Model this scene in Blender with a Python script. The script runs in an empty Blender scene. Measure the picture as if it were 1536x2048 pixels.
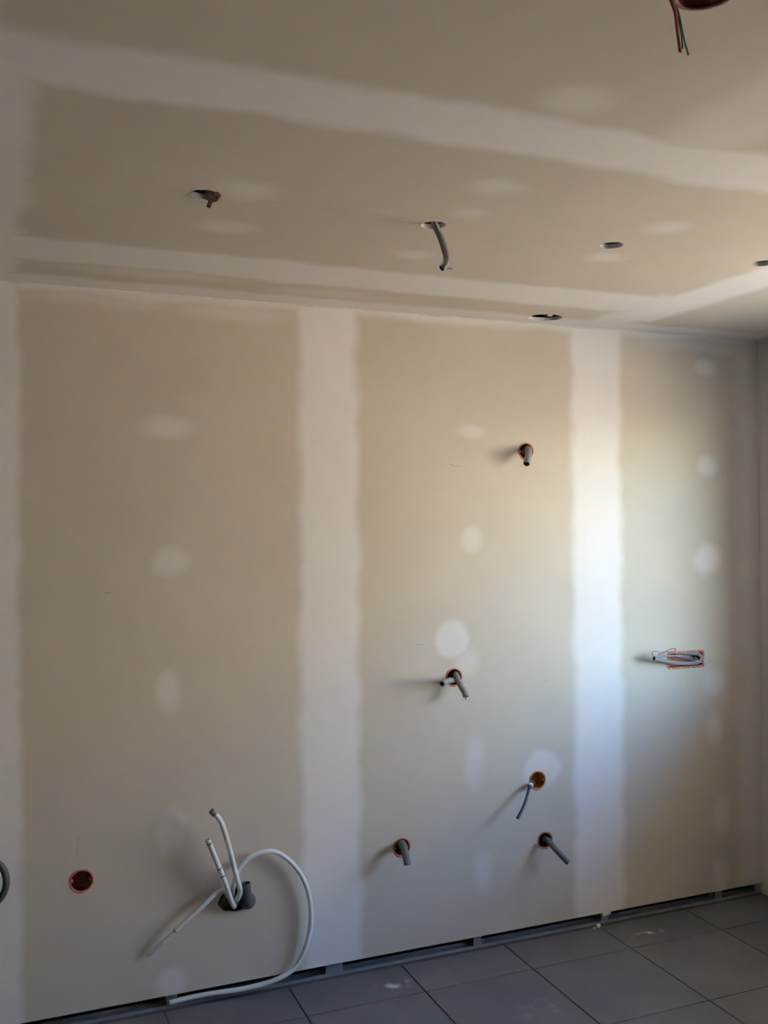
import bpy, bmesh, math, random
from mathutils import Vector, Matrix, noise

random.seed(7)
S = bpy.context.scene
COL = S.collection
PI = math.pi

# ------------------------------------------------------------------ camera
F_PX = 1929.3
cam_d = bpy.data.cameras.new('camera')
cam = bpy.data.objects.new('camera', cam_d)
COL.objects.link(cam)
cam_d.sensor_fit = 'VERTICAL'
cam_d.sensor_height = 36.0
cam_d.lens = F_PX * 36.0 / 2048.0
cam_d.clip_start = 0.02
_r = Vector((0.92694071, -0.37513657, -0.00731291))
_u = Vector((0.00429822, -0.0088724, 0.9999514))
_f = Vector((0.37518322, 0.92692709, 0.00661177))
cam.matrix_world = Matrix(((_r.x, _u.x, -_f.x, 0.0), (_r.y, _u.y, -_f.y, -3.4059),
                           (_r.z, _u.z, -_f.z, 1.6925), (0, 0, 0, 1)))
S.camera = cam

# ------------------------------------------------------------------ sky, sun, exposure
W = bpy.data.worlds.new('sky')
S.world = W
W.use_nodes = True
nt = W.node_tree
bg = nt.nodes['Background']
sky = nt.nodes.new('ShaderNodeTexSky')
sky.sky_type = 'NISHITA'
sky.sun_disc = False
sky.sun_elevation = math.radians(50)
sky.sun_rotation = math.radians(0)
sky.air_density = 1.0
sky.dust_density = 0.15
sky.ozone_density = 6.0
nt.links.new(sky.outputs['Color'], bg.inputs['Color'])
bg.inputs['Strength'].default_value = 0.46

sun_d = bpy.data.lights.new('sun', 'SUN')
sun_d.energy = 7.8
sun_d.angle = math.radians(0.53)
sun_d.color = (1.0, 0.83, 0.61)
sun = bpy.data.objects.new('sun', sun_d)
COL.objects.link(sun)
# the sun stands high over the far side of the house: it lights the yard, not the room
sun.rotation_euler = Vector((0.56, -0.60, -1.0)).to_track_quat('-Z', 'Y').to_euler()

S.view_settings.view_transform = 'Standard'
S.view_settings.look = 'None'
S.view_settings.gamma = 1.0
S.view_settings.use_curve_mapping = False
S.view_settings.exposure = 3.88
S.cycles.max_bounces = 10
S.cycles.diffuse_bounces = 6
S.cycles.use_denoising = True
S.cycles.adaptive_threshold = 0.02

# ------------------------------------------------------------------ dimensions
H = 2.4826           # ceiling height
XR = 3.212           # inner face of right wall
XL = -2.60
YF = -6.60           # wall behind the camera
G = 0.0385           # board bottom above floor
BT = 0.013           # board thickness
STUDS = [0.572 + 0.6 * i for i in range(-5, 5)]

# ------------------------------------------------------------------ materials
def new_mat(name):
    m = bpy.data.materials.new(name)
    m.use_nodes = True
    return m, m.node_tree, m.node_tree.nodes['Principled BSDF']

def simple(name, col, rough=0.6, metal=0.0, var=0.12, scale=40.0, spec=0.4):
    m, t, b = new_mat(name)
    b.inputs['Roughness'].default_value = rough
    b.inputs['Metallic'].default_value = metal
    b.inputs['Specular IOR Level'].default_value = spec
    g = t.nodes.new('ShaderNodeNewGeometry')
    n = t.nodes.new('ShaderNodeTexNoise')
    n.inputs['Scale'].default_value = scale
    n.inputs['Detail'].default_value = 3
    t.links.new(g.outputs['Position'], n.inputs['Vector'])
    r = t.nodes.new('ShaderNodeValToRGB')
    r.color_ramp.elements[0].position = 0.3
    r.color_ramp.elements[1].position = 0.7
    r.color_ramp.elements[0].color = tuple(c * (1 - var) for c in col) + (1,)
    r.color_ramp.elements[1].color = tuple(min(1, c * (1 + var)) for c in col) + (1,)
    t.links.new(n.outputs['Fac'], r.inputs['Fac'])
    t.links.new(r.outputs['Color'], b.inputs['Base Color'])
    return m

BOARD = (0.615, 0.548, 0.460)
COMPOUND = (0.805, 0.768, 0.745)

def board_mat(name, axes, rects, ells, marks, wob=0.022, area=None):
    """plasterboard paper with filler over joints and screw heads (rects / ellipses in metres on the board plane) and pencil marks"""
    if area:      # keep only the marks that touch this board
        near = lambda q: q[0] - q[2] < area[1] + 0.1 and q[0] + q[2] > area[0] - 0.1 and q[1] - q[3] < area[3] + 0.1 and q[1] + q[3] > area[2] - 0.1
        rects, ells, marks = ([q for q in l if near(q)] for l in (rects, ells, marks))
    m, t, b = new_mat(name)
    N, L = t.nodes, t.links
    b.inputs['Roughness'].default_value = 0.85
    b.inputs['Specular IOR Level'].default_value = 0.15
    geo = N.new('ShaderNodeNewGeometry')
    sep = N.new('ShaderNodeSeparateXYZ'); L.new(geo.outputs['Position'], sep.inputs[0])
    uv = N.new('ShaderNodeCombineXYZ')
    L.new(sep.outputs[axes[0]], uv.inputs[0]); L.new(sep.outputs[axes[1]], uv.inputs[1])
    def vm(op, a, bb=None):
        n = N.new('ShaderNodeVectorMath'); n.operation = op
        for i, x in enumerate((a, bb)):
            if x is None: continue
            if isinstance(x, (tuple, list)): n.inputs[i].default_value = x
            else: L.new(x, n.inputs[i])
        return n
    def ma(op, a, bb=None):
        n = N.new('ShaderNodeMath'); n.operation = op
        for i, x in enumerate((a, bb)):
            if x is None: continue
            if isinstance(x, (int, float)): n.inputs[i].default_value = x
            else: L.new(x, n.inputs[i])
        return n.outputs[0]
    def noise_tex(scale, detail, rough=0.5):
        n = N.new('ShaderNodeTexNoise')
        n.inputs['Scale'].default_value = scale; n.inputs['Detail'].default_value = detail
        n.inputs['Roughness'].default_value = rough
        L.new(uv.outputs[0], n.inputs['Vector']); return n
    nz = noise_tex(5.5, 2)
    d = vm('SUBTRACT', nz.outputs['Color'], (0.5, 0.5, 0.5))
    d2 = vm('MULTIPLY', d.outputs[0], (wob * 2.6, wob * 2.6, 0))
    P = vm('ADD', uv.outputs[0], d2.outputs[0]).outputs[0]
    mask = None
    def smooth(dist, soft, strength):
        mr = N.new('ShaderNodeMapRange'); mr.interpolation_type = 'SMOOTHSTEP'
        mr.inputs['From Min'].default_value = soft; mr.inputs['From Max'].default_value = -soft
        mr.inputs['To Min'].default_value = 0; mr.inputs['To Max'].default_value = strength
        L.new(dist, mr.inputs['Value']); return mr.outputs[0]
    def rect(src, cu, cv, hu, hv, soft, strength):
        a = vm('SUBTRACT', src, (cu, cv, 0)); a = vm('ABSOLUTE', a.outputs[0]); a = vm('SUBTRACT', a.outputs[0], (hu, hv, 0))
        s = N.new('ShaderNodeSeparateXYZ'); L.new(a.outputs[0], s.inputs[0])
        return smooth(ma('MAXIMUM', s.outputs[0], s.outputs[1]), soft, strength)
    for r in rects:
        o = rect(P, *r)
        mask = o if mask is None else ma('MAXIMUM', mask, o)
    for (cu, cv, hu, hv, soft, st) in ells:
        a = vm('SUBTRACT', P, (cu, cv, 0)); a = vm('DIVIDE', a.outputs[0], (hu, hv, 1))
        ln = vm('LENGTH', a.outputs[0])
        o = smooth(ma('SUBTRACT', ln.outputs['Value'], 1.0), soft, st)
        mask = o if mask is None else ma('MAXIMUM', mask, o)
    n2 = noise_tex(14, 2, 0.6)
    mv = N.new('ShaderNodeMapRange')
    mv.inputs['From Min'].default_value = 0.3; mv.inputs['From Max'].default_value = 0.7
    mv.inputs['To Min'].default_value = 0.90; mv.inputs['To Max'].default_value = 1.0
    L.new(n2.outputs['Fac'], mv.inputs['Value'])
    mask = ma('MULTIPLY', mask, mv.outputs[0])
    n3 = noise_tex(2.2, 3, 0.65)
    cr = N.new('ShaderNodeValToRGB')
    cr.color_ramp.elements[0].position = 0.3; cr.color_ramp.elements[1].position = 0.7
    cr.color_ramp.elements[0].color = tuple(c * 0.965 for c in BOARD) + (1,)
    cr.color_ramp.elements[1].color = tuple(c * 1.03 for c in BOARD) + (1,)
    L.new(n3.outputs['Fac'], cr.inputs['Fac'])
    mx = N.new('ShaderNodeMix'); mx.data_type = 'RGBA'
    L.new(mask, mx.inputs[0]); L.new(cr.outputs['Color'], mx.inputs[6]); mx.inputs[7].default_value = COMPOUND + (1,)
    out = mx.outputs[2]
    mk = None
    for r in marks:
        o = rect(uv.outputs[0] if r[6:] else P, *r[:6])
        mk = o if mk is None else ma('MAXIMUM', mk, o)
    if mk is not None:
        m3 = N.new('ShaderNodeMix'); m3.data_type = 'RGBA'
        L.new(mk, m3.inputs[0]); L.new(out, m3.inputs[6]); m3.inputs[7].default_value = (0.16, 0.15, 0.13, 1)
        out = m3.outputs[2]
    L.new(out, b.inputs['Base Color'])
    return m

wall_rects = [(-0.028, 1.25, 0.107, 1.3, 0.022, 1.0), (1.161, 1.25, 0.112, 1.3, 0.028, 1.0), (2.340, 1.25, 0.119, 1.3, 0.028, 1.0),
              (-1.228, 1.25, 0.11, 1.3, 0.02, 1.0),
              (1.0, H, 4.0, 0.026, 0.02, 0.75), (XR, 1.25, 0.12, 1.3, 0.06, 0.9), (XL, 1.25, 0.07, 1.3, 0.03, 0.8)]
wall_ells = [(0.565, 2.012, 0.085, 0.034, 0.6, 0.60), (0.571, 1.546, 0.058, 0.050, 0.5, 0.62), (0.563, 1.096, 0.040, 0.066, 0.5, 0.62),
             (0.574, 0.602, 0.050, 0.075, 0.5, 0.45), (0.567, 0.085, 0.055, 0.045, 0.4, 0.62), (1.755, 2.036, 0.055, 0.028, 0.6, 0.50),
             (1.755, 1.61, 0.042, 0.046, 0.6, 0.55), (1.66, 1.22, 0.080, 0.068, 0.25, 0.70), (1.725, 1.13, 0.045, 0.05, 0.6, 0.40),
             (1.76, 0.735, 0.042, 0.10, 0.6, 0.45), (1.795, 0.287, 0.040, 0.07, 0.6, 0.45), (2.068, 0.672, 0.086, 0.074, 0.25, 0.6),
             (2.905, 2.34, 0.055, 0.034, 0.6, 0.7), (2.919, 1.917, 0.047, 0.045, 0.6, 0.75), (2.914, 1.499, 0.068, 0.064, 0.5, 0.85),
             (2.943, 0.958, 0.056, 0.056, 0.6, 0.6), (2.946, 0.748, 0.042, 0.066, 0.6, 0.6), (2.978, 0.359, 0.044, 0.075, 0.6, 0.5),
             (2.972, 0.10, 0.04, 0.08, 0.6, 0.5), (0.30, 2.44, 0.25, 0.02, 0.8, 0.4), (0.80, 2.43, 0.2, 0.025, 0.8, 0.4), (2.95, 2.44, 0.3, 0.03, 0.8, 0.5)]
wall_marks = [(0.359, 1.452, 0.012, 0.002, 0.003, 0.55), (1.677, 1.906, 0.026, 0.0015, 0.003, 0.35),
              (1.515, 1.213, 0.014, 0.001, 0.002, 0.45), (2.08, 1.02, 0.014, 0.001, 0.002, 0.3), (2.79, 0.985, 0.001, 0.022, 0.002, 0.25),
              (0.266, 0.60, 0.002, 0.03, 0.003, 0.25)]
wall_mat = lambda a, b: board_mat('plasterboard_wall', (0, 2), wall_rects, wall_ells, wall_marks, area=(a, b, 0, H))

ceil_rects = [(0.30, -0.435, 2.15, 0.125, 0.03, 0.9), (0.8, -1.665, 3.6, 0.095, 0.03, 0.95), (0.8, -2.875, 3.6, 0.1, 0.03, 0.9),
              (0.8, -4.08, 3.6, 0.1, 0.03, 0.9),
              (1.0, 0.0, 4.0, 0.13, 0.03, 0.85), (2.375, -0.90, 0.105, 0.72, 0.035, 0.95), (-0.055, -0.85, 0.125, 0.85, 0.03, 0.9),
              (2.32, -0.30, 0.10, 0.3, 0.05, 0.8), (1.395, -2.27, 0.105, 0.6, 0.07, 0.5), (XR, -2.8, 0.12, 2.9, 0.03, 0.8),
              (-0.1, -1.95, 0.10, 0.3, 0.05, 0.6)]
ceil_ells = [(0.576, -1.137, 0.065, 0.058, 0.7, 0.6), (0.584, -0.832, 0.062, 0.055, 0.7, 0.6), (1.116, -1.372, 0.06, 0.05, 0.7, 0.5),
             (1.152, -1.171, 0.05, 0.045, 0.7, 0.45), (1.176, -0.763, 0.055, 0.05, 0.7, 0.55), (1.712, -1.258, 0.055, 0.05, 0.7, 0.5),
             (1.731, -0.94, 0.06, 0.04, 0.7, 0.5), (1.031, -1.845, 0.065, 0.055, 0.6, 0.55), (0.50, -0.26, 0.25, 0.05, 0.8, 0.5),
             (1.05, -0.20, 0.2, 0.05, 0.8, 0.4)]
ceil_marks = [(0.40, -1.079, 0.05, 0.0006, 0.0012, 0.55, 1), (0.82, -1.079, 0.21, 0.0006, 0.0012, 0.45, 1)]
ceil_mat = lambda *a: board_mat('plasterboard_ceiling', (0, 1), ceil_rects, ceil_ells, ceil_marks, wob=0.03, area=a)
M_SIDE = board_mat('plasterboard_side', (1, 2), [(0.0, 1.25, 0.08, 1.3, 0.03, 0.9), (-0.9, 1.25, 0.11, 1.3, 0.02, 1), (-2.9, 1.25, 0.11, 1.3, 0.02, 1),
                                                 (-4.1, 1.25, 0.11, 1.3, 0.02, 1), (-2.8, H, 3, 0.04, 0.02, 0.9)], [(-1.5, 0.5, 0.05, 0.05, 0.5, 0.6)], [])
M_PAPER = simple('plasterboard_plain', (0.76, 0.745, 0.715), 0.85, var=0.05, scale=2)
M_GYPSUM = simple('gypsum_core', (0.74, 0.72, 0.68), 0.9, var=0.08)
M_STEEL = simple('galvanised_steel', (0.33, 0.345, 0.375), 0.45, metal=0.35, var=0.10, scale=25)
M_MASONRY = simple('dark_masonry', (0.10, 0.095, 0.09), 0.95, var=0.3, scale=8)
M_SLAB = simple('slab_concrete', (0.42, 0.40, 0.37), 0.95, var=0.2, scale=6)
M_GROUT = simple('grout', (0.10, 0.095, 0.095), 0.95, var=0.15)
M_ORANGE = simple('orange_box_plastic', (0.56, 0.15, 0.085), 0.5, var=0.15, scale=60)
M_CUP_SHADE = simple('shaded_brown_cup', (0.20, 0.075, 0.05), 0.6, var=0.3, scale=60)  # darker than the rim: shade inside the box is put into the colour
M_AMBER = simple('amber_box_plastic', (0.50, 0.22, 0.055), 0.5, var=0.3, scale=45)
M_GREY = simple('grey_conduit', (0.27, 0.265, 0.26), 0.55, var=0.10, scale=80)
M_SLATE = simple('slate_conduit', (0.14, 0.15, 0.17), 0.55, var=0.10, scale=80)
M_CABLE = simple('slate_cable', (0.06, 0.07, 0.085), 0.5, var=0.12, scale=80)
M_DARK = simple('dark_grey_pvc', (0.085, 0.085, 0.095), 0.45, var=0.10, scale=50)
M_WHITE = simple('white_tube', (0.74, 0.755, 0.75), 0.4, var=0.05, scale=30)
M_BAND = simple('grey_band', (0.20, 0.21, 0.22), 0.5, var=0.1)
M_GREEN_B = simple('green_band', (0.30, 0.42, 0.30), 0.5, var=0.1)
M_RED = simple('red_wire', (0.45, 0.06, 0.05), 0.45, var=0.1)
M_PINK = simple('pink_wire', (0.60, 0.33, 0.30), 0.45, var=0.1)
M_BLUE = simple('blue_wire', (0.12, 0.20, 0.42), 0.45, var=0.1)
M_BLUE2 = simple('pale_blue_wire', (0.40, 0.46, 0.75), 0.45, var=0.1)
M_GREEN = simple('green_wire', (0.12, 0.26, 0.08), 0.45, var=0.15)
M_BLACK = simple('dark_wire', (0.07, 0.06, 0.06), 0.5, var=0.1)
M_BROWN = simple('reddish_brown', (0.26, 0.105, 0.075), 0.7, var=0.25, scale=60)
M_TAUPE = simple('dark_taupe', (0.15, 0.125, 0.105), 0.7, var=0.2, scale=50)
M_FRAME = simple('white_frame', (0.78, 0.78, 0.77), 0.35, var=0.03)
M_YARD = simple('yard_ground', (0.48, 0.40, 0.29), 0.95, var=0.2, scale=1.5)
M_RENDER = simple('outer_render', (0.62, 0.56, 0.48), 0.95, var=0.08, scale=5)

def tile_mat():
    m, t, b = new_mat('grey_tile')
    N, L = t.nodes, t.links
    geo = N.new('ShaderNodeNewGeometry'); oi = N.new('ShaderNodeObjectInfo')
    n = N.new('ShaderNodeTexNoise'); n.inputs['Scale'].default_value = 4.5; n.inputs['Detail'].default_value = 8; n.inputs['Roughness'].default_value = 0.65
    L.new(geo.outputs['Position'], n.inputs['Vector'])
    cr = N.new('ShaderNodeValToRGB')
    cr.color_ramp.elements[0].position = 0.25; cr.color_ramp.elements[1].position = 0.75
    cr.color_ramp.elements[0].color = (0.125, 0.125, 0.13, 1); cr.color_ramp.elements[1].color = (0.175, 0.175, 0.18, 1)
    L.new(n.outputs['Fac'], cr.inputs['Fac'])
    hv = N.new('ShaderNodeHueSaturation')
    mr = N.new('ShaderNodeMapRange'); mr.inputs['To Min'].default_value = 0.93; mr.inputs['To Max'].default_value = 1.06
    L.new(oi.outputs['Random'], mr.inputs['Value']); L.new(mr.outputs[0], hv.inputs['Value']); L.new(cr.outputs['Color'], hv.inputs['Color'])
    # plaster dust smears
    col = hv.outputs['Color']
    n2 = N.new('ShaderNodeTexNoise'); n2.inputs['Scale'].default_value = 22; n2.inputs['Detail'].default_value = 5; L.new(geo.outputs['Position'], n2.inputs['Vector'])
    for (x, y, hx, hy, st) in ((1.35, -0.15, 0.075, 0.05, 1.5), (2.47, -0.14, 0.10, 0.02, 1.2), (1.75, -0.5, 0.10, 0.08, 0.22), (2.7, -0.7, 0.12, 0.1, 0.2)):
        a = N.new('ShaderNodeVectorMath'); a.operation = 'SUBTRACT'; a.inputs[1].default_value = (x, y, 0); L.new(geo.outputs['Position'], a.inputs[0])
        d = N.new('ShaderNodeVectorMath'); d.operation = 'DIVIDE'; d.inputs[1].default_value = (hx, hy, 1); L.new(a.outputs[0], d.inputs[0])
        l = N.new('ShaderNodeVectorMath'); l.operation = 'LENGTH'; L.new(d.outputs[0], l.inputs[0])
        q = N.new('ShaderNodeMapRange'); q.inputs['From Min'].default_value = 1.2; q.inputs['From Max'].default_value = 0.1; q.inputs['To Max'].default_value = st
        L.new(l.outputs['Value'], q.inputs['Value'])
        k = N.new('ShaderNodeMapRange'); k.inputs['From Min'].default_value = 0.5; k.inputs['From Max'].default_value = 0.72; L.new(n2.outputs['Fac'], k.inputs['Value'])
        mm = N.new('ShaderNodeMath'); mm.operation = 'MULTIPLY'; mm.use_clamp = True; L.new(q.outputs[0], mm.inputs[0]); L.new(k.outputs[0], mm.inputs[1])
        mx = N.new('ShaderNodeMix'); mx.data_type = 'RGBA'; L.new(mm.outputs[0], mx.inputs[0]); L.new(col, mx.inputs[6]); mx.inputs[7].default_value = (0.6, 0.59, 0.58, 1)
        col = mx.outputs[2]
    L.new(col, b.inputs['Base Color'])
    b.inputs['Roughness'].default_value = 0.55
    b.inputs['Specular IOR Level'].default_value = 0.35
    return m
M_TILE = tile_mat()

def glass_mat():
    m, t, b = new_mat('window_glass')
    t.nodes.remove(b)
    out = [n for n in t.nodes if n.type == 'OUTPUT_MATERIAL'][0]
    tr = t.nodes.new('ShaderNodeBsdfTransparent'); gl = t.nodes.new('ShaderNodeBsdfGlossy'); gl.inputs['Roughness'].default_value = 0.02
    tr.inputs['Color'].default_value = (0.95, 0.97, 0.96, 1)
    lw = t.nodes.new('ShaderNodeLayerWeight'); lw.inputs['Blend'].default_value = 0.5
    pw = t.nodes.new('ShaderNodeMath'); pw.operation = 'POWER'; pw.inputs[1].default_value = 5.0
    fr = t.nodes.new('ShaderNodeMath'); fr.operation = 'MULTIPLY_ADD'; fr.inputs[1].default_value = 0.9; fr.inputs[2].default_value = 0.03
    t.links.new(lw.outputs['Facing'], pw.inputs[0]); t.links.new(pw.outputs[0], fr.inputs[0])
    mx = t.nodes.new('ShaderNodeMixShader')
    t.links.new(fr.outputs[0], mx.inputs[0]); t.links.new(tr.outputs[0], mx.inputs[1]); t.links.new(gl.outputs[0], mx.inputs[2])
    t.links.new(mx.outputs[0], out.inputs['Surface'])
    return m
M_GLASS = glass_mat()

# ------------------------------------------------------------------ mesh helpers
def link(name, me, parent=None, mats=()):
    o = bpy.data.objects.new(name, me)
    COL.objects.link(o)
    if me is not None:
        for m in mats: me.materials.append(m)
    if parent is not None: o.parent = parent
    return o

def finish(bm, name, parent=None, mats=(), smooth=False):
    bmesh.ops.recalc_face_normals(bm, faces=bm.faces[:])
    me = bpy.data.meshes.new(name)
    bm.to_mesh(me); bm.free()
    if smooth:
        for p in me.polygons: p.use_smooth = True
    return link(name, me, parent, mats)

def empty(name, loc=(0, 0, 0), label=None, cat=None, group=None, kind=None):
    o = bpy.data.objects.new(name, None)
    o.location = loc
    o.empty_display_size = 0.05
    COL.objects.link(o)
    tag(o, label, cat, group, kind)
    return o

def tag(o, label=None, cat=None, group=None, kind=None):
    if label: o['label'] = label
    if cat: o['category'] = cat
    if group: o['group'] = group
    if kind: o['kind'] = kind
    return o

def add_box(bm, x0, x1, y0, y1, z0, z1):
    v = [bm.verts.new(p) for p in ((x0, y0, z0), (x1, y0, z0), (x1, y1, z0), (x0, y1, z0), (x0, y0, z1), (x1, y0, z1), (x1, y1, z1), (x0, y1, z1))]
    for f in ((0, 3, 2, 1), (4, 5, 6, 7), (0, 1, 5, 4), (1, 2, 6, 5), (2, 3, 7, 6), (3, 0, 4, 7)):
        bm.faces.new([v[i] for i in f])

def box(name, x0, x1, y0, y1, z0, z1, mats, parent=None, bevel=0.0):
    bm = bmesh.new()
    add_box(bm, x0, x1, y0, y1, z0, z1)
    if bevel:
        bmesh.ops.bevel(bm, geom=bm.edges[:], offset=bevel, segments=2, affect='EDGES')
    return finish(bm, name, parent, mats)

def sheet(name, outline, holes, to3d, direction, thick, mats, parent):
    """flat panel with real holes: outline and holes are 2-D loops; extruded by thick along direction; cut edges take material 1"""
    bm = bmesh.new()
    edges = []
    for loop in [outline] + holes:
        vs = [bm.verts.new(to3d(*p)) for p in loop]
        edges += [bm.edges.new((vs[i], vs[(i + 1) % len(vs)])) for i in range(len(vs))]
    bmesh.ops.triangle_fill(bm, use_beauty=True, use_dissolve=False, edges=edges)
    faces = bm.faces[:]
    r = bmesh.ops.extrude_face_region(bm, geom=faces)
    dv = Vector(direction) * thick
    for e in r['geom']:
        if isinstance(e, bmesh.types.BMVert): e.co += dv
    bm.normal_update()
    d = Vector(direction)
    for f in bm.faces:
        f.material_index = 0 if abs(f.normal.dot(d)) > 0.7 else (1 if len(mats) > 1 else 0)
    return finish(bm, name, parent, mats)

def circle(cx, cy, r, n=28, ry=None, jag=0.0, seed=0):
    rnd = random.Random(seed)
    return [(cx + r * (1 + jag * rnd.uniform(-1, 1)) * math.cos(2 * PI * i / n), cy + (ry or r) * (1 + jag * rnd.uniform(-1, 1)) * math.sin(2 * PI * i / n)) for i in range(n)]

def catmull(pts, step):
    P = [Vector(p) for p in pts]
    if len(P) == 2: P = [P[0], (P[0] + P[1]) / 2, P[1]]
    Q = [2 * P[0] - P[1]] + P + [2 * P[-1] - P[-2]]
    out = []
    for i in range(1, len(Q) - 2):
        p0, p1, p2, p3 = Q[i - 1:i + 3]
        n = max(2, int((p2 - p1).length / step))
        for k in range(n):
            t = k / n
            out.append(0.5 * ((2 * p1) + (p2 - p0) * t + (2 * p0 - 5 * p1 + 4 * p2 - p3) * t * t + (3 * p1 - p0 - 3 * p2 + p3) * t ** 3))
    out.append(P[-1])
    return out

def frames(path):
    T = []
    for i in range(len(path)):
        a = path[max(0, i - 1)]; b = path[min(len(path) - 1, i + 1)]
        T.append((b - a).normalized())
    n = T[0].orthogonal().normalized()
    out = []
    for t in T:
        n = (n - t * n.dot(t)).normalized()
        out.append((n, t.cross(n)))
    return out

def tube(name, pts, r, mat, parent=None, n=12, step=0.004, ridge=0.0, hollow=0.0, taper=None):
    """round tube along a smooth path; ridge = corrugation depth; hollow = inner radius ratio of the open far end"""
    path = catmull(pts, step)
    fr = frames(path)
    bm = bmesh.new()
    def ring(c, f, rad):
        return [bm.verts.new(c + f[0] * (rad * math.cos(2 * PI * i / n)) + f[1] * (rad * math.sin(2 * PI * i / n))) for i in range(n)]
    def bridge(a, b):
        for i in range(n): bm.faces.new((a[i], a[(i + 1) % n], b[(i + 1) % n], b[i]))
    L = len(path)
    rings = []
    for i, c in enumerate(path):
        rad = r * (1 - (ridge if i % 2 else 0))
        if taper: rad *= taper(i / (L - 1))
        rings.append(ring(c, fr[i], rad))
    for a, b in zip(rings, rings[1:]): bridge(a, b)
    bm.faces.new(rings[0][::-1])
    if hollow:
        prev = ring(path[-1], fr[-1], r * hollow)
        bridge(rings[-1], prev)
        k = max(0, L - 1 - max(2, int(0.03 / step)))
        for j in range(L - 2, k, -2):
            q = ring(path[j], fr[j], r * hollow); bridge(prev, q); prev = q
        bm.faces.new(prev)
    else:
        bm.faces.new(rings[-1])
    o = finish(bm, name, parent, (mat,), smooth=True)
    o['path_end'] = tuple(path[-1])
    return o

def local(root, o):
    """keep world place after parenting to an Empty that is not at the origin"""
    o.matrix_parent_inverse = Matrix.Translation(-root.location)
    return o

def lathe(bm, prof, n, to3d):
    rings = []
    for (r, h) in prof:
        rings.append([bm.verts.new(to3d(r * math.cos(2 * PI * i / n), r * math.sin(2 * PI * i / n), h)) for i in range(n)])
    for a, b in zip(rings, rings[1:]):
        for i in range(n): bm.faces.new((a[i], a[(i + 1) % n], b[(i + 1) % n], b[i]))
    return rings

# ------------------------------------------------------------------ the setting
# floor: grey 45 cm tiles, each tile its own piece
floor = box('floor', XL, XR, YF, 0.10, -0.12, -0.014, (M_GROUT,))
tag(floor, 'floor of large square grey tiles with dark joints', kind='structure')
TX, TY, TS, GR, ZF = 0.9870, -0.2300, 0.4459, 0.0050, -0.010   # ZF: tile surface, laid against the track
def tile_mesh(name, w, d):
    bm = bmesh.new()
    add_box(bm, 0, w, -d, 0, -0.006, 0.0)
    top = [e for e in bm.edges if all(abs(v.co.z) < 1e-6 for v in e.verts)]
    bmesh.ops.bevel(bm, geom=top, offset=0.0012, segments=1, affect='EDGES')
    bmesh.ops.recalc_face_normals(bm, faces=bm.faces[:])
    me = bpy.data.meshes.new(name); bm.to_mesh(me); bm.free()
    me.materials.append(M_TILE)
    return me
cache = {}
for i in range(-11, 6):
    x0 = TX + i * TS + GR / 2
    x1 = min(x0 + TS - GR, XR - 0.004); x0c = max(x0, XL + 0.004)
    if x1 - x0c < 0.03: continue
    for j in range(-1, 18):
        if j == -1: y1, d = -0.012, -TY - GR / 2 - 0.012
        else:
            y1 = TY - j * TS - GR / 2; d = min(TS - GR, y1 - (YF + 0.004))
        if d < 0.03: continue
        key = (round(x1 - x0c, 4), round(d, 4))
        if key not in cache: cache[key] = tile_mesh('tile', *key)
        t = bpy.data.objects.new('tile', cache[key]); COL.objects.link(t)
        t.location = (x0c, y1, ZF + random.uniform(-0.0004, 0.0004)); t.parent = floor

# back wall: plasterboards on steel studs, with a gap left at the floor
wall = empty('wall_back', (0, 0, 0), 'plasterboard wall with filled joints on steel studs', kind='structure')
WB = {   # round boxes in the wall: x, z, radius
    'box1': (2.001, 1.960, 0.0335), 'box2': (1.669, 1.068, 0.0335), 'orange': (2.042, 0.624, 0.0365), 'box4': (2.075, 0.377, 0.0335),
    'box3': (1.441, 0.433, 0.0345), 'empty': (0.269, 0.478, 0.0375)}
SLOT = (2.696, 2.886, 1.035, 1.101)
def slot_loop(x0, x1, z0, z1, r=0.012, n=4):
    out = []
    for cx, cz, a0 in ((x1 - r, z0 + r, -90), (x1 - r, z1 - r, 0), (x0 + r, z1 - r, 90), (x0 + r, z0 + r, 180)):
        for k in range(n + 1):
            a = math.radians(a0 + 90 * k / n); out.append((cx + r * math.cos(a), cz + r * math.sin(a)))
    return out
holes = [(v[0], circle(v[0], v[1], v[2] + 0.0012, jag=0.02, seed=i)) for i, v in enumerate(WB.values())]
holes.append((2.79, slot_loop(SLOT[0] - .002, SLOT[1] + .002, SLOT[2] - .002, SLOT[3] + .002)))
holes.append((0.80, circle(0.798, 0.332, 0.066, n=26, ry=0.042, jag=0.06, seed=9)))
holes.append((-0.06, circle(-0.06, 0.575, 0.030, n=20, jag=0.03, seed=11)))
edges_x = [XL, -1.228, -0.028, 1.172, 2.372, XR]
for a, b in zip(edges_x, edges_x[1:]):
    hs = [h for cx, h in holes if a < cx < b]
    sheet('plasterboard', [(a, G), (b, G), (b, H + 0.010), (a, H + 0.010)], hs, lambda u, v: (u, 0.0, v), (0, 1, 0), BT, (wall_mat(a, b), M_GYPSUM), wall)
# filler hanging below the joint at the floor gap
bm = bmesh.new()
prof = [(2.352, 0.040), (2.350, 0.030), (2.356, 0.022), (2.363, 0.0245), (2.378, 0.026), (2.391, 0.0285), (2.3925, 0.040)]
f0 = bm.faces.new([bm.verts.new((x, 0.001, z)) for x, z in prof])
r = bmesh.ops.extrude_face_region(bm, geom=[f0])
for e in r['geom']:
    if isinstance(e, bmesh.types.BMVert): e.co.y += 0.010
finish(bm, 'filler_lump', wall, (M_GYPSUM,))
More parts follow.
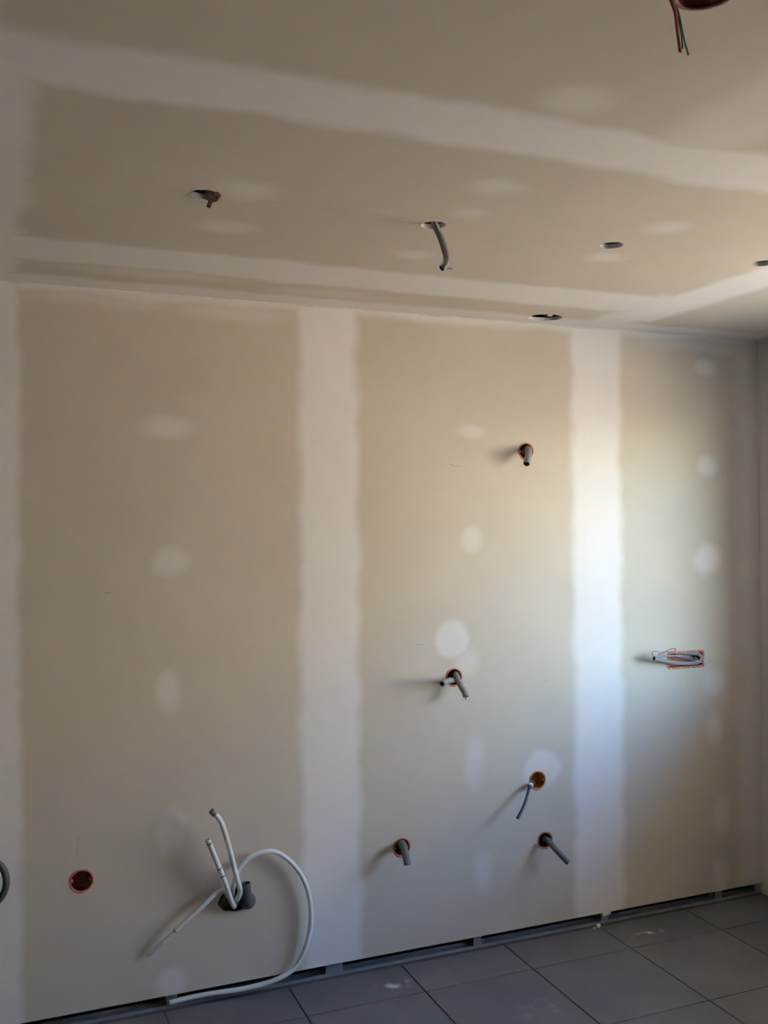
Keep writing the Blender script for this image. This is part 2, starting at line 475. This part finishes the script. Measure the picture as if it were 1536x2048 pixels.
# thin filler bead where the wall meets the ceiling
bm = bmesh.new()
pr = []
for k in range(97):
    x = XL + 0.002 + (XR - XL - 0.004) * k / 96
    w = 0.0055 + 0.002 * noise.noise(Vector((x * 3.1, 0.3, 0)))
    pr.append([bm.verts.new((x, -0.0003, H - w)), bm.verts.new((x, -w * 0.5, H - w * 0.55)), bm.verts.new((x, -w, H - 0.0003)), bm.verts.new((x, -0.0003, H - 0.0003))])
for a, b in zip(pr, pr[1:]):
    for i in range(4): bm.faces.new((a[i], a[(i + 1) % 4], b[(i + 1) % 4], b[i]))
bm.faces.new(pr[0]); bm.faces.new(pr[-1])
finish(bm, 'filler_bead', wall, (M_GYPSUM,), smooth=False)
# floor track and studs
bm = bmesh.new()
add_box(bm, XL, XR, 0.0150, 0.0160, -0.0135, -0.0015)
add_box(bm, XL, XR, 0.0160, 0.062, -0.0135, -0.0125)
add_box(bm, XL, XR, 0.061, 0.062, -0.0125, -0.0015)
finish(bm, 'floor_track', wall, (M_STEEL,))
for i, sx in enumerate(STUDS):
    w = 0.068 if abs(sx - 1.172) < 0.01 else 0.036
    bm = bmesh.new()
    add_box(bm, sx - w / 2, sx + w / 2, 0.0165, 0.0172, -0.012, H)
    add_box(bm, sx + w / 2 - 0.0007, sx + w / 2, 0.0172, 0.060, -0.012, H)
    add_box(bm, sx - w / 2, sx + w / 2, 0.0593, 0.060, -0.012, H)
    finish(bm, 'steel_stud', wall, (M_STEEL,))
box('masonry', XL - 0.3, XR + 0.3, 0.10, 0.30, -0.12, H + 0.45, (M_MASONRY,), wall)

# ceiling: plasterboards with real cut-outs, slab above
ceil = empty('ceiling', (0, 0, H), 'plasterboard ceiling with filled joints and cut-out holes', kind='structure')
CH = [(0.478, -1.076, 0.034, 0.034, 0.07), (1.103, -1.050, 0.0335, 0.0335, 0.015), (1.672, -1.057, 0.0335, 0.0335, 0.01), (2.238, -1.057, 0.0335, 0.0335, 0.01),
      (2.028, -0.112, 0.070, 0.058, 0.02), (1.000, -2.243, 0.045, 0.045, 0.05)]
def cboard(x0, x1, y0, y1):
    hs = [circle(c[0], c[1], c[2], ry=c[3], jag=c[4], seed=40 + i) for i, c in enumerate(CH) if x0 < c[0] < x1 and y0 < c[1] < y1]
    o = sheet('plasterboard', [(x0, y0), (x1, y0), (x1, y1), (x0, y1)], hs, lambda u, v: (u, v, H), (0, 0, 1), BT, (ceil_mat(x0, x1, y0, y1), M_GYPSUM), ceil)
    local(ceil, o)
rows = [(-0.435, 0.0, [XL, -0.055, 2.375, XR]), (-1.665, -0.435, [XL, -0.055, 2.375, XR]), (-2.875, -1.665, [XL, 1.395, XR]),
        (-4.08, -2.875, [XL, -0.055, 2.375, XR]), (-5.29, -4.08, [XL, 1.395, XR]), (YF, -5.29, [XL, -0.055, 2.375, XR])]
for y0, y1, xs in rows:
    for a, b in zip(xs, xs[1:]): cboard(a, b, y0, y1)
o = box('slab', XL - 0.3, XR + 0.3, YF - 0.3, 0.30, H + 0.28, H + 0.45, (M_SLAB,), ceil); local(ceil, o)
for y in (-0.75, -1.35, -1.95):    # furring channels above the boards
    bm = bmesh.new(); add_box(bm, XL, XR, y - 0.024, y + 0.024, H + BT + 0.001, H + BT + 0.018)
    o = finish(bm, 'furring_channel', ceil, (M_STEEL,)); local(ceil, o)

# right wall with the window that lights the room (just outside the frame)
TW = 0.36
WIN = (-2.25, -0.68, 1.00, 2.15)   # y0, y1, z0, z1
wr = sheet('wall_right', [(YF, -0.12), (0.10, -0.12), (0.10, H + 0.28), (YF, H + 0.28)],
           [[(WIN[0], WIN[2]), (WIN[1], WIN[2]), (WIN[1], WIN[3]), (WIN[0], WIN[3])]],
           lambda u, v: (XR, u, v), (1, 0, 0), TW, (M_SIDE, M_GYPSUM), None)
tag(wr, 'right side wall meeting the back wall at the picture edge', kind='structure')
def glazing(name, y0, y1, z0, z1, lab):
    root = empty(name, (XR + TW - 0.06, (y0 + y1) / 2, z0), lab, kind='structure')
    xa, xb = XR + TW - 0.09, XR + TW - 0.03
    w = 0.05
    bm = bmesh.new()
    add_box(bm, xa, xb, y0, y1, z0, z0 + w); add_box(bm, xa, xb, y0, y1, z1 - w, z1)
    add_box(bm, xa, xb, y0, y0 + w, z0 + w, z1 - w); add_box(bm, xa, xb, y1 - w, y1, z0 + w, z1 - w)
    local(root, finish(bm, 'window_frame', root, (M_FRAME,)))
    local(root, box('pane', xa + 0.028, xa + 0.032, y0 + w, y1 - w, z0 + w, z1 - w, (M_GLASS,), root))
glazing('window_1', *WIN, 'white framed window in the right wall')
tag(box('wall_left', XL - 0.3, XL, YF - 0.3, 0.10, -0.12, H + 0.28, (M_PAPER,)), 'left side wall outside the picture', kind='structure')
tag(box('wall_front', XL, XR + TW, YF - 0.3, YF, -0.12, H + 0.28, (M_PAPER,)), 'wall behind the camera', kind='structure')
tag(box('added_eave_1', XR + TW, XR + TW + 0.85, YF - 0.3, 0.9, H - 0.02, H + 0.10, (M_RENDER,)), 'unseen eave added above the window to cut sky light', kind='structure')  # unseen eave, added to keep high sky light off the lower wall
tag(box('added_house', 13.0, 20.0, -11.0, 16.0, -0.2, 5.2, (M_RENDER,)), 'unseen pale rendered house added across the yard to warm the light', kind='structure')  # unseen house, added so its facade replaces sky light at the left
tag(box('ground', -30, 60, -45, 45, -0.40, -0.15, (M_YARD,)), 'dry sunlit yard outside the window', kind='structure')

# ------------------------------------------------------------------ paths (metres)
PATHS = {
 'box1': [(2.0080,0.0350,1.9640), (2.0070,0.0000,1.9700), (1.9923,-0.0350,1.9568), (1.9721,-0.0650,1.9305), (1.9532,-0.0850,1.9033)],
 'box2a': [(1.6909,0.0350,1.0664), (1.6759,0.0000,1.0784), (1.6672,-0.0350,1.0667), (1.6717,-0.0600,1.0393), (1.6769,-0.0750,1.0202), (1.6781,-0.0850,1.0045)],
 'box2b': [(1.6800,0.0350,1.0500), (1.6610,0.0000,1.0565), (1.6206,-0.0600,1.0680), (1.5844,-0.1000,1.0709), (1.5554,-0.1300,1.0701)],
 'orange': [(2.0419,0.0350,0.6111), (2.0164,0.0000,0.6146), (1.9893,-0.0300,0.6131), (1.9682,-0.0500,0.5947), (1.9425,-0.0700,0.5633), (1.9177,-0.0850,0.5389), (1.8937,-0.0950,0.5153)],
 'box4': [(2.0964,0.0350,0.3691), (2.0798,0.0000,0.3800), (2.0692,-0.0400,0.3855), (2.0783,-0.0700,0.3655), (2.0980,-0.0900,0.3393), (2.1193,-0.1000,0.3137)],
 'box3': [(1.4555,0.0350,0.4262), (1.4428,0.0000,0.4484), (1.4277,-0.0500,0.4564), (1.4230,-0.0750,0.4405), (1.4225,-0.0900,0.4212), (1.4221,-0.1000,0.4022)],
 'slot': [(2.8739,0.0300,1.0594), (2.8033,0.0260,1.0848), (2.7565,0.0200,1.0929), (2.8140,0.0000,1.0954), (2.8522,-0.0060,1.0895), (2.8666,-0.0080,1.0715), (2.8447,-0.0080,1.0532), (2.7796,-0.0150,1.0539), (2.6919,-0.0350,1.0664), (2.6241,-0.0550,1.0818), (2.5688,-0.0700,1.0957)],
 'slotcable': [(2.5755,-0.0680,1.0971), (2.6203,-0.0600,1.0997), (2.6842,-0.0450,1.0960), (2.7492,-0.0200,1.0888), (2.8438,0.0200,1.0692)],
 'slotw1': [(2.5740,-0.0700,1.0996), (2.6254,-0.0700,1.1028), (2.6853,-0.0600,1.0979), (2.7500,-0.0450,1.0834), (2.8073,-0.0400,1.0685), (2.8475,-0.0400,1.0573), (2.8730,-0.0450,1.0542), (2.8796,-0.0500,1.0610), (2.8807,-0.0520,1.0699)],
 'slotw2': [(2.5714,-0.0700,1.0997), (2.5527,-0.0780,1.1186), (2.5615,-0.0800,1.1267), (2.5921,-0.0800,1.1228), (2.6306,-0.0800,1.1206), (2.6695,-0.0800,1.1225), (2.6722,-0.0800,1.1308), (2.6566,-0.0800,1.1338), (2.6307,-0.0800,1.1269), (2.6048,-0.0800,1.1179), (2.5817,-0.0800,1.1151)],
 'tubeA': [(0.8161,0.0500,0.3026), (0.7959,-0.0050,0.3330), (0.7961,-0.0350,0.3527), (0.7999,-0.0500,0.3857), (0.7836,-0.0600,0.4442), (0.7640,-0.0700,0.5201), (0.7439,-0.0750,0.5940), (0.7260,-0.0780,0.6457), (0.7013,-0.0800,0.6770)],
 'tubeB': [(0.8050,0.0500,0.2953), (0.7833,-0.0200,0.3209), (0.7652,-0.0450,0.3628), (0.7427,-0.0600,0.4292), (0.7208,-0.0650,0.4863), (0.6991,-0.0700,0.5412), (0.6819,-0.0700,0.5850)],
 'tubeC': [(0.8052,0.0500,0.3224), (0.7690,0.0060,0.3500), (0.7560,-0.0180,0.3780), (0.7296,-0.0330,0.3874), (0.6945,-0.0450,0.3685), (0.6497,-0.0500,0.3357), (0.5934,-0.0450,0.2946), (0.5410,-0.0300,0.2442), (0.4856,-0.0110,0.1975)],
 'tubeD': [(0.7905,0.0500,0.3247), (0.7860,0.0040,0.3520), (0.7835,-0.0220,0.3950), (0.8004,-0.0350,0.4545), (0.8483,-0.0400,0.4954), (0.9285,-0.0350,0.4989), (0.9972,-0.0350,0.4462), (1.0439,-0.0350,0.3707), (1.0642,-0.0350,0.2860), (1.0626,-0.0320,0.1942), (1.0360,-0.0300,0.1108), (0.9960,-0.0300,0.0601), (0.9226,-0.0250,0.0319), (0.8230,-0.0170,0.0205), (0.7170,-0.0050,0.0190), (0.6350,0.0040,0.0150), (0.5600,0.0055,0.0100)],
 'cconduit': [(1.085,-1.075,2.56), (1.095,-1.066,2.52), (1.1007,-1.0600,2.4934), (1.1088,-1.0550,2.4755), (1.1229,-1.0500,2.4554), (1.1346,-1.0500,2.4254), (1.1419,-1.0500,2.3989), (1.1372,-1.0500,2.3781), (1.1266,-1.0500,2.3676)],
 'ctip': [(1.1312,-1.0500,2.3694), (1.1447,-1.0500,2.3693), (1.1597,-1.0500,2.3693)],
 'red': [(0.945,-2.225,2.52), (0.9542,-2.2150,2.4868), (0.9587,-2.2150,2.4762), (0.9660,-2.2150,2.4608), (0.9686,-2.2150,2.4422), (0.9712,-2.2150,2.4235), (0.9747,-2.2150,2.4019)],
 'pink': [(0.947,-2.225,2.52), (0.9562,-2.2180,2.4870), (0.9607,-2.2180,2.4772), (0.9678,-2.2170,2.4610), (0.9708,-2.2160,2.4425), (0.9742,-2.2150,2.4217), (0.9776,-2.2150,2.4009)],
 'blue': [(0.951,-2.225,2.52), (0.9589,-2.2150,2.4877), (0.9615,-2.2150,2.4768), (0.9689,-2.2150,2.4637), (0.9743,-2.2150,2.4471), (0.9788,-2.2150,2.4287), (0.9805,-2.2150,2.4075)],
 'green': [(0.953,-2.225,2.52), (0.9607,-2.2150,2.4881), (0.9634,-2.2150,2.4764), (0.9726,-2.2150,2.4644), (0.9772,-2.2150,2.4476), (0.9835,-2.2150,2.4234), (0.9917,-2.2150,2.3995)],
}

# ------------------------------------------------------------------ round electrical boxes in the wall
def wall_box(key, label, mat, group='round electrical boxes in the wall'):
    x, z, r = WB[key]
    root = empty('electrical_box', (x, 0, z), label, 'electrical box', group)
    to = lambda a, b, h: (x + a, h, z + b)
    rnd = random.Random(key)
    bm = bmesh.new()    # rim: thin flange lying on the board, a little uneven
    n = 32
    prof = [(r - 0.0035, 0.004), (r - 0.0035, -0.0012), (r, -0.0016), (r + 0.0022, -0.0010), (r + 0.0025, 0.0)]
    rings = lathe(bm, prof, n, to)
    for i in range(n):
        k = 1 + 0.05 * math.sin(3 * 2 * PI * i / n + rnd.random()) * rnd.random()
        for rg in rings[3:]:
            rg[i].co.x = x + (rg[i].co.x - x) * k; rg[i].co.z = z + (rg[i].co.z - z) * k
    local(root, finish(bm, 'rim', root, (mat,), smooth=True))
    bm = bmesh.new()
    rings = lathe(bm, [(r - 0.0005, 0.0005), (r - 0.0005, 0.046), (r - 0.004, 0.048), (0.001, 0.048), (0.001, 0.046), (r - 0.0055, 0.046), (r - 0.0025, 0.044), (r - 0.0025, 0.0005)], n, to)
    for i in range(n): bm.faces.new((rings[-1][i], rings[-1][(i + 1) % n], rings[0][(i + 1) % n], rings[0][i]))
    local(root, finish(bm, 'cup', root, (mat if mat is M_AMBER else M_CUP_SHADE,), smooth=False))
    for s in (-1, 1):    # screw lugs at the sides
        b = box('screw_lug', x + s * (r - 0.008) - 0.004, x + s * (r - 0.008) + 0.004, 0.002, 0.020, z - 0.0035, z + 0.0035, (mat,), root, bevel=0.001)
        local(root, b)
        bm = bmesh.new()
        rr = lathe(bm, [(0.0022, 0.0022), (0.0022, 0.0008), (0.0012, 0.0004)], 8, lambda a, c, h: (x + s * (r - 0.008) + a, h, z + c))
        bm.faces.new(rr[-1])
        local(root, finish(bm, 'screw', root, (M_STEEL,)))
    return root

wall_box('box1', 'highest orange round box in the wall, one grey conduit end sticking out', M_ORANGE)
wall_box('box2', 'orange round box at mid height holding two grey conduits, below white filler disc', M_ORANGE)
wall_box('orange', 'amber brown round box with white filler patch above and slate cable', M_AMBER)
wall_box('box4', 'low orange round box beside the right filled joint, conduit pointing down right', M_ORANGE)
wall_box('box3', 'low orange round box just right of the middle filled joint', M_ORANGE)
wall_box('empty', 'empty orange round box at lower left with no conduit', M_ORANGE)

def conduit(key, label, r=0.0105, mat=M_GREY, name='conduit', group='grey conduits out of the wall', wires=()):
    pts = PATHS[key]
    root = empty(name, pts[1], label, 'conduit', group)
    t = tube('sheath', pts, r, mat, root, n=14, step=0.0026, ridge=0.10, hollow=0.78)
    local(root, t)
    e = Vector(pts[-1]); d = (e - Vector(pts[-2])).normalized()
    for i, (m, off, ln) in enumerate(wires):
        o = Vector(off)
        local(root, tube('wire', [e - d * 0.02 + o * 0.5, e + o * 0.8, e + d * ln + o * 1.4], 0.0013, m, root, n=6, step=0.004))
    return root

conduit('box1', 'short grey conduit drooping from the highest orange box', 0.0138)
conduit('box2a', 'grey conduit bending down right from the two-conduit box', 0.0122, wires=((M_BLACK, (-0.003, 0, -0.002), 0.010),))
conduit('box2b', 'grey conduit pointing left from the two-conduit box, dark open end', 0.0108)
conduit('box4', 'grey conduit slanting down right from the low box beside the right joint', 0.0122, M_SLATE, wires=((M_PINK, (0.004, 0, 0.004), 0.006),))
conduit('box3', 'stubby grey conduit hanging down from the low box right of middle joint', 0.0142, M_SLATE)

# slate cable from amber box: white inner collar at the box, dark sheath
root = empty('cable', PATHS['orange'][1], 'thin slate grey cable hanging from the amber brown box', 'cable')
local(root, tube('sheath', PATHS['orange'], 0.0062, M_CABLE, root, n=12, step=0.004, ridge=0.05, hollow=0.6))
P = [Vector(p) for p in PATHS['orange']]
local(root, tube('collar', [P[1].lerp(P[2], 0.45), P[1].lerp(P[2], 1.05)], 0.0098, M_WHITE, root, n=12, step=0.004))
local(root, tube('grommet', [P[0].lerp(P[1], 0.55), P[1].lerp(P[2], 0.15)], 0.0105, M_BLACK, root, n=12, step=0.004))

# ------------------------------------------------------------------ long box with looped conduit
x0, x1, z0, z1 = SLOT
root = empty('long_electrical_box', ((x0 + x1) / 2, 0, z0), 'long orange box cut into the wall near the right corner', 'electrical box')
bm = bmesh.new()
def loop3(g, h): return [bm.verts.new((u, h, v)) for u, v in slot_loop(x0 - g, x1 + g, z0 - g, z1 + g)]
L_ = [loop3(-0.004, 0.004), loop3(-0.004, -0.0014), loop3(0.001, -0.0018), loop3(0.005, -0.0010), loop3(0.005, 0.0)]
rnd = random.Random(3)
for i in range(len(L_[0])):
    j = rnd.uniform(-0.0012, 0.0016)
    for k in (3, 4): L_[k][i].co.z += j
for a, b in zip(L_, L_[1:]):
    for i in range(len(a)): bm.faces.new((a[i], a[(i + 1) % len(a)], b[(i + 1) % len(a)], b[i]))
local(root, finish(bm, 'rim', root, (M_ORANGE,)))
bm = bmesh.new()
L_ = [loop3(-0.0005, 0.0005), loop3(-0.0005, 0.047), loop3(-0.0025, 0.044), loop3(-0.0025, 0.0005)]
for a, b in ((0, 1), (2, 3), (3, 0)):
    for i in range(len(L_[a])): bm.faces.new((L_[a][i], L_[a][(i + 1) % len(L_[a])], L_[b][(i + 1) % len(L_[a])], L_[b][i]))
bm.faces.new(L_[1]); bm.faces.new(L_[2])
local(root, finish(bm, 'cup', root, (M_ORANGE,)))
for k in range(7):   # plaster crumbs stuck on the rim
    cx = x0 + 0.015 + k * 0.027; cz = z1 + 0.001 if k % 2 else z0 - 0.001
    bm = bmesh.new(); bmesh.ops.create_icosphere(bm, subdivisions=1, radius=0.0028)
    for v in bm.verts: v.co = Vector((cx, -0.0015, cz)) + Vector((v.co.x * 1.4, v.co.y * 0.5, v.co.z)) * random.uniform(0.7, 1.1)
    local(root, finish(bm, 'filler_crumb', root, (M_GYPSUM,)))

root = empty('looped_conduit', PATHS['slot'][-1], 'grey conduit folded in a loop out of the long box, bare wires', 'conduit')
local(root, tube('sheath', PATHS['slot'], 0.0088, M_GREY, root, n=12, step=0.003, ridge=0.08, hollow=0.7))
local(root, tube('inner_cable', PATHS['slotcable'], 0.0042, M_GREY, root, n=8, step=0.006))
tag(local(root, tube('wire', PATHS['slotw1'], 0.0014, M_BLUE2, root, n=6, step=0.005)), 'pale blue wire')
tag(local(root, tube('wire', PATHS['slotw2'], 0.0013, M_BLACK, root, n=6, step=0.005)), 'thin dark wire loop')
w2 = [(x + 0.004, y + 0.004, z - 0.003) for x, y, z in PATHS['slotw2'][4:]]
tag(local(root, tube('wire', [PATHS['slotw2'][0]] + w2, 0.0009, M_PINK, root, n=6, step=0.005)), 'thin pinkish wire')

# ------------------------------------------------------------------ plumbing: drain elbow and white tubes
root = empty('drain_pipe', (0.836, 0.03, 0.335), 'dark grey drain elbow turned upward in the wall hole', 'pipe')
local(root, tube('elbow', [(0.840, 0.09, 0.322), (0.840, 0.03, 0.322), (0.840, 0.002, 0.323), (0.838, -0.016, 0.326), (0.835, -0.028, 0.330)],
                 0.029, M_DARK, root, n=22, step=0.004, taper=lambda t: 1.0 if t < 0.8 else 1.0 - 0.45 * (t - 0.8) / 0.2))
local(root, tube('stub', [(0.834, -0.012, 0.330), (0.830, -0.020, 0.352), (0.8275, -0.022, 0.376), (0.8265, -0.022, 0.397)], 0.0185, M_DARK, root, n=20, step=0.005, hollow=0.85))
M_HOLE = simple('rough_masonry_brown', (0.20, 0.13, 0.09), 0.95, var=0.4, scale=60)
root = empty('sleeve', (0.765, 0.03, 0.325), 'rough brownish sleeve end left of the drain elbow', 'pipe')
local(root, tube('sleeve_pipe', [(0.762, 0.09, 0.326), (0.761, 0.03, 0.326), (0.760, 0.004, 0.326)], 0.019, M_HOLE, root, n=16, step=0.006, hollow=0.8))

def water_tube(key, label, r, bands=(), cap=None):
    pts = PATHS[key]
    root = empty('water_tube', pts[1], label, 'tube', 'white plumbing tubes')
    t = tube('pipe', pts, r, M_WHITE, root, n=14, step=0.006, hollow=0.72); local(root, t)
    path = catmull(pts, 0.006)
    for frac, ln, mat in bands:
        i = min(len(path) - 2, int(frac * (len(path) - 1)))
        d = (path[i + 1] - path[i]).normalized()
        local(root, tube('print_band', [path[i], path[i] + d * ln], r * 1.04, mat, root, n=14, step=0.004))
    if cap:
        d = (path[-1] - path[-3]).normalized()
        local(root, tube('end_cap', [path[-1] - d * 0.008, path[-1] + d * 0.012], r * 1.12, cap, root, n=14, step=0.005))
    return root
water_tube('tubeA', 'taller upright white tube rising from the plumbing hole, grey end', 0.0092, cap=M_BAND)
water_tube('tubeB', 'shorter upright white tube with two dark bands in the plumbing hole', 0.0092, bands=((0.60, 0.005, M_BAND), (0.70, 0.005, M_BAND), (0.955, 0.008, M_GREEN_B)))
water_tube('tubeC', 'white tube slanting down left from the plumbing hole', 0.0080, bands=((0.72, 0.004, M_BAND),))
water_tube('tubeD', 'long white tube in a big loop down to the floor gap', 0.0085)

# dark conduit coil at the left picture edge
root = empty('conduit_coil', (-0.02, -0.03, 0.52), 'dark conduit coiled in a ring, cut by the left picture edge', 'conduit')
cx, cz, rx, rz = -0.020, 0.524, 0.053, 0.070
pts = [(-0.060, 0.06, 0.575), (-0.060, 0.0, 0.575), (-0.050, -0.022, 0.583)]
for k in range(0, 21):
    a = math.radians(105 - k * 20)
    pts.append((cx + rx * math.cos(a), -0.030 - 0.0009 * k, cz + rz * math.sin(a)))
local(root, tube('sheath', pts, 0.0115, M_DARK, root, n=12, step=0.004, ridge=0.10, hollow=0.75))

# plaster crumbs in the floor gap below the right joint
for i, (x, y, z, r, lab) in enumerate(((2.318, -0.003, 0.0085, 0.0085, 'larger white plaster crumb in the floor gap'), (2.292, -0.011, 0.005, 0.005, 'tiny white plaster crumb on the tile edge'))):
    bm = bmesh.new(); bmesh.ops.create_icosphere(bm, subdivisions=2, radius=r)
    for v in bm.verts:
        v.co *= 1 + 0.35 * noise.noise(v.co * 250 + Vector((i * 9, 0, 0)))
        v.co.x *= 1.35; v.co.z = max(v.co.z, -0.7 * r)
    o = finish(bm, 'plaster_crumb', None, (M_GYPSUM,)); o.location = (x, y - 0.012, ZF + 0.7 * r + 0.0005)
    tag(o, lab, 'crumb', 'plaster crumbs at the floor gap')

# ------------------------------------------------------------------ ceiling fittings
root = empty('conduit', PATHS['cconduit'][2], 'grey conduit hanging from a round ceiling hole', 'conduit')
local(root, tube('sheath', PATHS['cconduit'], 0.0096, M_GREY, root, n=14, step=0.0026, ridge=0.10, hollow=0.75))
local(root, tube('wire', PATHS['ctip'], 0.0024, M_GREY, root, n=8, step=0.004))

# broken fitting in the leftmost hole
root = empty('ceiling_fitting', (0.50, -1.075, H), 'broken dark fitting with reddish tabs in the leftmost ceiling hole', 'ceiling fitting')
bm = bmesh.new(); add_box(bm, 0.480, 0.511, -1.096, -1.060, H - 0.012, H + 0.022)
bmesh.ops.bevel(bm, geom=bm.edges[:], offset=0.005, segments=2, affect='EDGES')
bmesh.ops.rotate(bm, verts=bm.verts[:], cent=(0.495, -1.078, H), matrix=Matrix.Rotation(math.radians(24), 3, 'Y'))
local(root, finish(bm, 'body', root, (M_TAUPE,)))
for (a, b, c, sx, sy, sz, ry) in ((0.506, -1.085, H - 0.002, 0.010, 0.020, 0.003, 50), (0.495, -1.062, H - 0.014, 0.005, 0.008, 0.011, 20), (0.500, -1.100, H + 0.002, 0.006, 0.006, 0.008, -15)):
    bm = bmesh.new(); add_box(bm, -sx, sx, -sy, sy, -sz, sz)
    bmesh.ops.bevel(bm, geom=bm.edges[:], offset=0.0015, segments=1, affect='EDGES')
    bmesh.ops.rotate(bm, verts=bm.verts[:], cent=(0, 0, 0), matrix=Matrix.Rotation(math.radians(ry), 3, 'Y'))
    bmesh.ops.translate(bm, verts=bm.verts[:], vec=(a, b, c))
    local(root, finish(bm, 'torn_tab', root, (M_BROWN,)))

# metal strap inside the oval hole by the wall
root = empty('metal_strap', (2.03, -0.10, H + 0.02), 'curled pale metal strap inside the ceiling hole by the wall', 'strap')
bm = bmesh.new()
prev = None
for k in range(13):
    a = k / 12
    x = 2.030 + 0.020 * math.sin(a * PI * 1.1); y = -0.135 + 0.055 * a; z = H + 0.028 - 0.020 * math.sin(a * PI)
    cur = [bm.verts.new((x - 0.011, y, z)), bm.verts.new((x + 0.011, y, z)), bm.verts.new((x + 0.011, y, z + 0.0015)), bm.verts.new((x - 0.011, y, z + 0.0015))]
    if prev:
        for i in range(4): bm.faces.new((prev[i], prev[(i + 1) % 4], cur[(i + 1) % 4], cur[i]))
    else: bm.faces.new(cur)
    prev = cur
bm.faces.new(prev)
local(root, finish(bm, 'strap_band', root, (M_GYPSUM,), smooth=False))

# ceiling box at the top with four loose wires
cx, cy, cr = CH[5][0], CH[5][1], CH[5][2]
root = empty('ceiling_box', (cx, cy, H), 'reddish brown ceiling box at the top picture edge', 'electrical box')
to = lambda a, b, h: (cx + a, cy + b, H + h)
bm = bmesh.new()
lathe(bm, [(cr - 0.005, 0.004), (cr - 0.005, -0.0015), (cr, -0.0020), (cr + 0.004, -0.0012), (cr + 0.0045, 0.0)], 28, to)
local(root, finish(bm, 'rim', root, (M_BROWN,), smooth=True))
bm = bmesh.new()
R_ = lathe(bm, [(cr - 0.003, 0.0), (cr - 0.003, 0.045), (0.001, 0.045), (0.001, 0.043), (cr - 0.005, 0.043), (cr - 0.005, 0.0)], 28, to)
for i in range(28): bm.faces.new((R_[-1][i], R_[-1][(i + 1) % 28], R_[0][(i + 1) % 28], R_[0][i]))
local(root, finish(bm, 'cup', root, (M_BROWN,)))
root = empty('wire_bundle', (0.955, -2.215, H), 'four thin coloured wires hanging from the ceiling box', 'wires')
for k, m, lab in (('red', M_RED, 'red wire'), ('pink', M_PINK, 'pale pink wire'), ('blue', M_BLUE, 'blue wire'), ('green', M_GREEN, 'green wire')):
    tag(local(root, tube('wire', PATHS[k], 0.00135, m, root, n=8, step=0.006)), lab)
